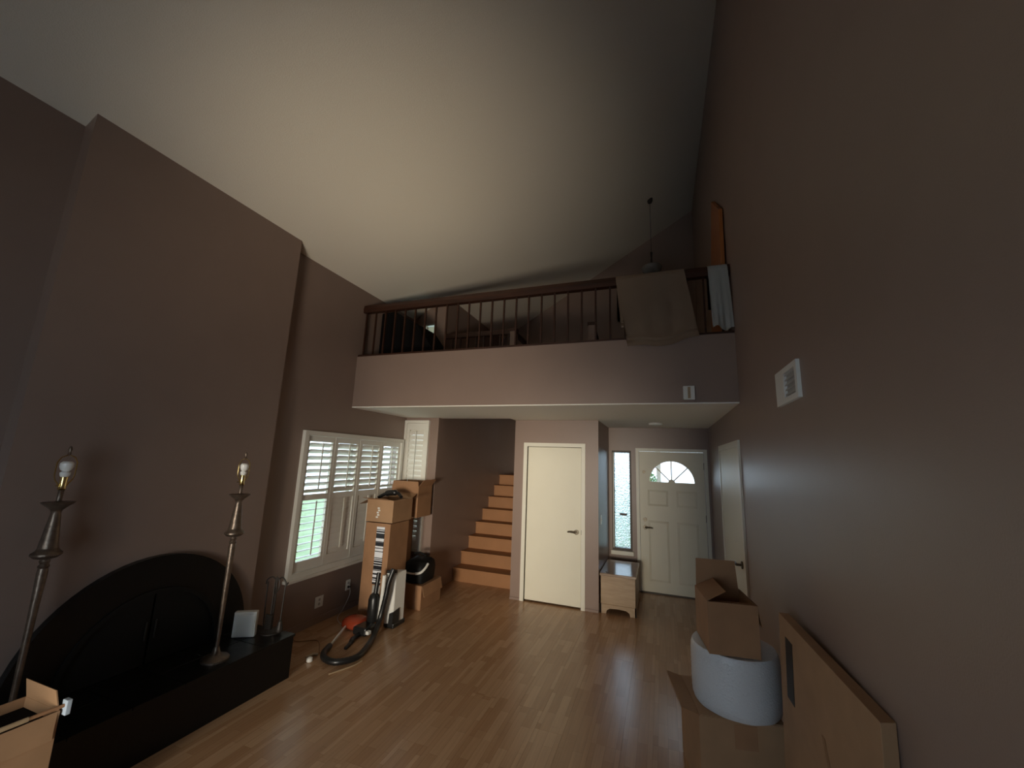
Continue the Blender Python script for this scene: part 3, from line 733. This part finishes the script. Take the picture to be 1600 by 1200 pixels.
# rack with openings and the open box on it
t = thing('slotted_rack', (-3.39, 4.90, 0), 'tall brown rack with dark openings behind the tall carton', 'rack')
bm = new()
xa, xb, ya, yb = -3.56, -3.215, 4.80, 5.02
box(bm, xa, xa + .02, ya, yb, 0, 1.03); box(bm, xb - .02, xb, ya, yb, 0, 1.03); box(bm, xa, xb, yb - .012, yb, 0, 1.03); box(bm, xa, xb, ya, yb, 1.03, 1.048)
obj('carcass', bm, 'kraft2', t)
for i in range(10):
    bm = new(); box(bm, xa + .02, xb - .02, ya + .004, yb - .012, .02 + i * .105, .036 + i * .105); obj('shelf', bm, 'kraft2', t)
for px in (-3.44, -3.33):
    bm = new(); box(bm, px - .018, px + .018, ya, ya + .02, 0, 1.03); obj('upright', bm, 'kraft2', t)
t, rot = carton('open_box', (-3.255, 4.99, 1.05), .42, .34, .40, 0.0, 'open cardboard box with raised flaps in the corner by the narrow shutter', 'kraft2', [('+x', .11, D(40)), ('-y', .06, D(-4)), ('-x', .06, D(-5)), ('+y', .06, D(3))])
# low box and black bag
t, rot = carton('low_carton', (-2.965, 4.93, 0), .30, .48, .275, .0, 'low cardboard box under the black bag next to the stairs', 'kraft2', [('+x', .13, D(165))])
bm = new(); box(bm, -3.11, -2.82, 4.695, 5.165, .268, .276); obj('lid', bm, 'kraft2', t)
bg_ = thing('black_bag', (-2.975, 4.895, .276), 'black bag with a curved white stripe on top of the low cardboard box', 'bag')
bm = new()
rings = []
for (zz, gx, gy) in ((.288, .14, .17), (.34, .155, .18), (.44, .16, .185), (.51, .145, .165), (.545, .11, .12), (.56, .05, .06)):
    ring = []
    for k in range(24):
        a = 2 * PI * k / 24; c, s = math.cos(a), math.sin(a); p = .45
        ring.append(bm.verts.new((-2.985 + gx * math.copysign(abs(c) ** p, c) + .006 * math.sin(5 * a + zz * 20), 4.895 + gy * math.copysign(abs(s) ** p, s), zz + .008 * math.sin(3 * a))))
    rings.append(ring)
for a, b in zip(rings, rings[1:]):
    for k in range(24): bm.faces.new((a[k], a[(k + 1) % 24], b[(k + 1) % 24], b[k]))
bm.faces.new(rings[0][::-1]); bm.faces.new(rings[-1])
obj('bag_body', bm, 'blackmatte', bg_, True)
bm = new()
pts = sweep([(-3.145, 4.700, .405), (-3.035, 4.695, .405), (-2.945, 4.695, .405), (-2.855, 4.700, .425), (-2.822, 4.755, .47), (-2.822, 4.815, .51)], 8)
tube(bm, pts, [.011] * 18 + [.015] * (len(pts) - 18), 8); obj('white_stripe', bm, 'plastic', bg_, True)
bm = new(); tube(bm, sweep([(-3.075, 4.895, .59), (-3.055, 4.895, .60), (-2.985, 4.895, .61), (-2.915, 4.895, .585), (-2.895, 4.895, .585)], 6), .012, 8); obj('handle', bm, 'blackmatte', bg_, True)

# white narrow bin
wb = thing('white_bin', (-2.843, 4.18, 0), 'narrow white appliance tower with black base in front of the low carton', 'appliance')
bm = new()
hexa(bm, [(-2.904, 4.095, .035), (-2.796, 4.11, .035), (-2.785, 4.30, .035), (-2.900, 4.30, .035), (-2.915, 4.085, .555), (-2.796, 4.10, .565), (-2.785, 4.29, .565), (-2.908, 4.29, .555)])
obj('body', bm, 'plastic', wb, bevel=.012)
bm = new(); box(bm, -2.908, -2.778, 4.10, 4.32, 0, .05); obj('base', bm, 'blackplastic', wb, bevel=.01)
bm = new(); hexa(bm, [(-2.843, 4.088, .02), (-2.789, 4.095, .02), (-2.778, 4.2, .02), (-2.843, 4.2, .02), (-2.836, 4.09, .15), (-2.791, 4.096, .17), (-2.782, 4.2, .19), (-2.836, 4.2, .15)]); obj('foot_panel', bm, 'blackplastic', wb)
bm = new(); tube(bm, [(-2.908, 4.10, .57), (-2.800, 4.12, .58)], .018, 10); obj('top_handle', bm, 'blackplastic', wb, True)

# vacuum cleaner
vc = thing('vacuum_cleaner', (-3.03, 3.92, 0), 'upright vacuum cleaner with red base and long black hose on the floor', 'vacuum cleaner')
bm = new()
rings = []
for (zz, g) in ((.012, .86), (.03, 1.0), (.07, .98), (.10, .80), (.118, .45)):
    rings.append([bm.verts.new((-3.17 + .14 * g * math.copysign(abs(math.cos(2 * PI * k / 24)) ** .7, math.cos(2 * PI * k / 24)), 3.97 + .115 * g * math.copysign(abs(math.sin(2 * PI * k / 24)) ** .7, math.sin(2 * PI * k / 24)), zz)) for k in range(24)])
for a, b in zip(rings, rings[1:]):
    for k in range(24): bm.faces.new((a[k], a[(k + 1) % 24], b[(k + 1) % 24], b[k]))
bm.faces.new(rings[0][::-1]); bm.faces.new(rings[-1])
obj('floor_head', bm, 'red', vc, True)
bm = new(); box(bm, -3.07, -2.90, 3.80, 3.98, .005, .085); obj('motor_base', bm, 'blackplastic', vc, bevel=.02)
bm = new(); lathe(bm, [(.055, .08), (.065, .1), (.062, .30), (.05, .34), (.03, .36)], -2.985, 4.01, 18); obj('dust_cup', bm, 'blackplastic', vc, True)
bm = new(); tube(bm, [(-2.985, 4.02, .34), (-2.985, 4.05, .56)], .024, 10); obj('neck', bm, 'blackplastic', vc, True)
bm = new(); tube(bm, [(-2.91, 4.02, .10), (-2.90, 4.03, .36), (-2.895, 4.03, .55)], .022, 10); obj('wand', bm, 'plastic', vc, True)
bm = new()
hp = sweep([(-2.775, 4.02, .63), (-2.80, 3.985, .50), (-2.815, 3.975, .37), (-2.85, 3.95, .14), (-2.80, 3.80, .035), (-2.70, 3.56, .028), (-2.665, 3.38, .028), (-2.76, 3.25, .028), (-2.89, 3.255, .028), (-2.985, 3.33, .028), (-3.045, 3.47, .028)], 10)
tube(bm, hp, [.026 + .0022 * (i % 2) for i in range(len(hp))], 10); obj('hose', bm, 'blackplastic', vc, True)
bm = new(); tube(bm, [(-3.045, 3.47, .028), (-3.20, 3.85, .045)], .011, 8); obj('metal_tube', bm, 'plastic', vc, True)
bm = new(); tube(bm, sweep([(-2.98, 3.82, .03), (-2.97, 3.70, .02), (-2.93, 3.62, .018), (-2.90, 3.52, .014)], 6), [.018] * 6 + [.024] * 6 + [.016] * 7, 8); obj('crevice_tool', bm, 'blackplastic', vc, True)
bm = new(); box(bm, -2.865, -2.83, 3.755, 3.795, .055, .085); obj('hose_clip', bm, 'plastic', vc)
# things on the floor near the hose
bm = new(); tube(bm, sweep([(-2.70, 3.10, .006), (-2.66, 3.19, .006), (-2.615, 3.30, .006), (-2.605, 3.40, .006)], 6), .006, 6)
tag(obj('thin_stick', bm, 'tan', None, True), 'thin pale stick lying along the near side of the black hose', 'stick')
bm = new(); lathe(bm, [(.02, 0), (.028, .008), (.026, .03), (.012, .04)], -3.02, 3.205, 14)
tag(obj('plastic_fitting', bm, 'plastic', None, True), 'small white plastic fitting lying on the floor by the hearth', 'fitting')
bm = new(); tube(bm, sweep([(-3.10, 3.24, .008), (-3.085, 3.30, .012), (-3.05, 3.33, .008)], 5), [.008] * 5 + [.012] * 6, 8)
tag(obj('small_bracket', bm, 'tan', None, True), 'small brownish hardware bit on the floor between white fitting and hose', 'hardware')
bm = new(); tube(bm, sweep([(XL + .03, 3.55, .006), (-3.45, 3.45, .006), (-3.3, 3.55, .006), (-3.2, 3.5, .006), (-3.12, 3.42, .006), (-3.06, 3.36, .006)], 6), .004, 6)
tag(obj('loose_cable', bm, 'kraftin', None, True), 'thin brown cable trailing over the floor by the wall', 'cord')

# ------------------------------------------------------------------ wooden chest by the entry
cs = thing('wooden_chest', (-.565, 6.03, 0), 'blond wooden chest with shiny lid and bracket feet under the sidelight', 'chest')
xa, xb, ya, yb = -.775, -.352, 5.635, 6.42
bm = new(); box(bm, xa, xb, ya, yb, .10, .435); obj('body', bm, 'chest', cs, bevel=.003)
bm = new(); box(bm, xa - .012, xb + .014, ya - .016, yb + .01, .435, .468); obj('lid', bm, 'chesttop', cs, bevel=.005)
def bracket(u0, u1):
    w = u1 - u0
    return [(u0, 0), (u0 + .075, 0), (u0 + .085, .035), (u0 + .12, .06), (u0 + w / 2, .066), (u1 - .12, .06), (u1 - .085, .035), (u1 - .075, 0), (u1, 0), (u1, .105), (u0, .105)]
bm = new(); prism(bm, bracket(xa - .01, xb + .01), 'y', ya - .014, ya + .006); obj('front_plinth', bm, 'chest', cs)
bm = new(); prism(bm, bracket(ya - .014, yb), 'x', xb - .008, xb + .011); obj('side_plinth', bm, 'chest', cs)
bm = new(); prism(bm, bracket(ya - .014, yb), 'x', xa - .011, xa + .008); obj('side_plinth', bm, 'chest', cs)
bm = new(); tube(bm, [(-.72, 5.70, .466), (-.72, 5.70, .474)], .014, 10)
tag(obj('coin', bm, 'nickel', None, True, origin=(-.72, 5.70, .468)), 'small shiny round object on the chest lid near its left corner', 'coin')

# ------------------------------------------------------------------ stack by the right wall
t, rot = carton('floor_carton', (.345, 3.14, 0), .46, .46, .44, .18, 'large cardboard box on the floor under the bubble wrap roll', 'kraft', [('-x', .10, D(75))])
bm = new(); box(bm, .345 - .225, .345 + .225, 3.14 - .225, 3.14 + .225, .436, .444); obj('lid', bm, 'kraft', t, rot=rot)
bm = new(); box(bm, .30, .42, 2.906, 2.9095, .30, .42); obj('packing_tape', bm, 'kraft2', t, rot=rot)
bw = thing('bubble_wrap_roll', (.385, 3.11, .446), 'large white bubble wrap roll lying flat between two cardboard boxes', 'roll')
RR = .245
def bubblecyl():
    bm = new(); n, hz = 72, 24; ro = []
    for j in range(hz + 1):
        z = .446 + .32 * j / hz; e = .012 * (abs(2 * j / hz - 1) ** 8)
        ro.append([bm.verts.new((.385 + (RR - e + .0012 * math.sin(k * 5.3 + j * 3.1)) * math.cos(2 * PI * k / n), 3.11 + (RR - e + .0012 * math.sin(k * 5.3 + j * 3.1)) * math.sin(2 * PI * k / n), z)) for k in range(n)])
    for a, b in zip(ro, ro[1:]):
        for k in range(n): bm.faces.new((a[k], a[(k + 1) % n], b[(k + 1) % n], b[k]))
    bm.faces.new(ro[0][::-1]); bm.faces.new(ro[-1]); return bm
obj('wrap', bubblecyl(), 'bubble', bw, True)
bm = new(); tube(bm, [(.385, 3.11, .44), (.385, 3.11, .770)], .05, 18); obj('core', bm, 'kraft', bw, True)
t, rot = carton('upper_carton', (.345, 3.065, .772), .275, .34, .285, .13, 'open cardboard box on top of the bubble wrap roll', 'kraft2', [('+y', .17, D(6)), ('-x', .12, D(-62)), ('+x', .12, D(168)), ('-y', .07, D(-100))])
# flat carton leaning on the wall
fc = thing('flat_carton', (.60, 2.28, 0), 'thin flat cardboard box leaning against the right wall', 'box')
bm = new()
hexa(bm, [(.585, 1.757, 0), (.545, 2.79, 0), (.595, 2.792, 0), (.635, 1.775, 0), (.618, 1.757, 1.08), (.58, 2.79, 1.075), (.628, 2.792, 1.075), (.666, 1.775, 1.08)])
obj('body', bm, 'kraft', fc, bevel=.002)
def onface(u, z, o=.0015):
    a = Vector((.585, 1.757, 0)).lerp(Vector((.545, 2.79, 0)), u); b = Vector((.618, 1.757, 1.08)).lerp(Vector((.58, 2.79, 1.075)), u)
    p = a.lerp(b, z); return Vector((p.x - o, p.y, p.z))
bm = new()
A = [onface(*q, .0002) for q in ((.80, .66), (.90, .66), (.90, .92), (.80, .92))]; B = [onface(*q, .0022) for q in ((.80, .66), (.90, .66), (.90, .92), (.80, .92))]
hexa(bm, A + B); obj('printed_patch', bm, 'metal', fc)
bm = new()
A = [onface(*q, .0002) for q in ((.30, .45), (.33, .45), (.48, .72), (.45, .72))]; B = [onface(*q, .002) for q in ((.30, .45), (.33, .45), (.48, .72), (.45, .72))]
hexa(bm, A + B); obj('tape_strip', bm, 'kraftin', fc)

# box at the bottom left, in front of the hearth
t, rot = carton('near_carton', (-2.795, 1.08, 0), .29, .45, .63, 0.0, 'open cardboard box at the bottom left corner before the hearth', 'kraft', [('+y', .09, D(-12)), ('+x', .11, D(172))])
bm = new(); box(bm, -2.935, -2.655, .86, 1.30, .50, .585); obj('dark_contents', bm, 'darkfab', t)
ht = thing('long_handled_tool', (-2.66, 1.1, .63), 'stick with pale blue end lying on the rim of the nearest box', 'tool')
bm = new(); tube(bm, [(-2.668, .80, .643), (-2.655, 1.20, .645)], .010, 8); obj('handle', bm, 'tan', ht, True)
bm = new(); tube(bm, [(-2.655, 1.20, .645), (-2.65, 1.315, .645)], .008, 8); obj('ferrule', bm, 'kraft2', ht, True)
bm = new(); box(bm, -2.668, -2.630, 1.315, 1.335, .605, .668); obj('end_block', bm, 'blue', ht, bevel=.003)

# ------------------------------------------------------------------ outdoors
bm = new(); box(bm, -14, -3.79, -8, 16, -.2, -.12); box(bm, -3.79, 10, 9, 22, -.2, -.12)
tag(obj('lawn', bm, 'lawn'), 'green lawn outside the windows', 'lawn')['kind'] = 'stuff'
bm = new(); box(bm, -1.88, 2.4, 6.9, 9, -.2, -.05)
struct(obj('floor_porch', bm, 'concrete'), 'concrete porch outside the front door', 'floor')
def shrub(x, y, r, h, n, seed, label):
    rg = random.Random(seed); t = thing('shrub', (x, y, -.12), label, 'shrub', 'shrubs outside the windows')
    bm = new()
    for _ in range(n):
        a, b = rg.uniform(0, 2 * PI), rg.uniform(-1, 1); q = rg.uniform(.55, 1) ; s = math.sqrt(1 - b * b)
        c = Vector((x + r * q * s * math.cos(a), y + r * q * s * math.sin(a), h / 2 + .06 + h / 2 * q * b))
        u = Vector((rg.uniform(-1, 1), rg.uniform(-1, 1), rg.uniform(-1, 1))).normalized(); v = u.orthogonal().normalized(); l = rg.uniform(.04, .08)
        vs_ = [bm.verts.new(c + p) for p in (-u * l, v * l * .4, u * l, -v * l * .4)]
        bm.faces.new(vs_)
    o = obj('foliage', bm, 'leaf', t); o['kind'] = 'stuff'
    bm = new()
    for k in range(4):
        tube(bm, [(x, y, -.11), (x + r * .4 * math.cos(k * 1.6), y + r * .4 * math.sin(k * 1.6), -.12 + h * .6)], [.02, .008], 6)
    obj('stem', bm, 'bark', t)
shrub(-6.3, 4.9, .7, 1.2, 1600, 1, 'leafy green shrub outside behind the open lower shutter')
shrub(-.42, 10.5, .5, 1.72, 2200, 2, 'green shrub seen through the left pane of the fan window')
bm = new(); box(bm, -.10, -.02, 8.6, 8.68, -.05, 2.7)
tag(obj('porch_post', bm, 'white', bevel=.004), 'slim porch post seen through the fan window', 'post')
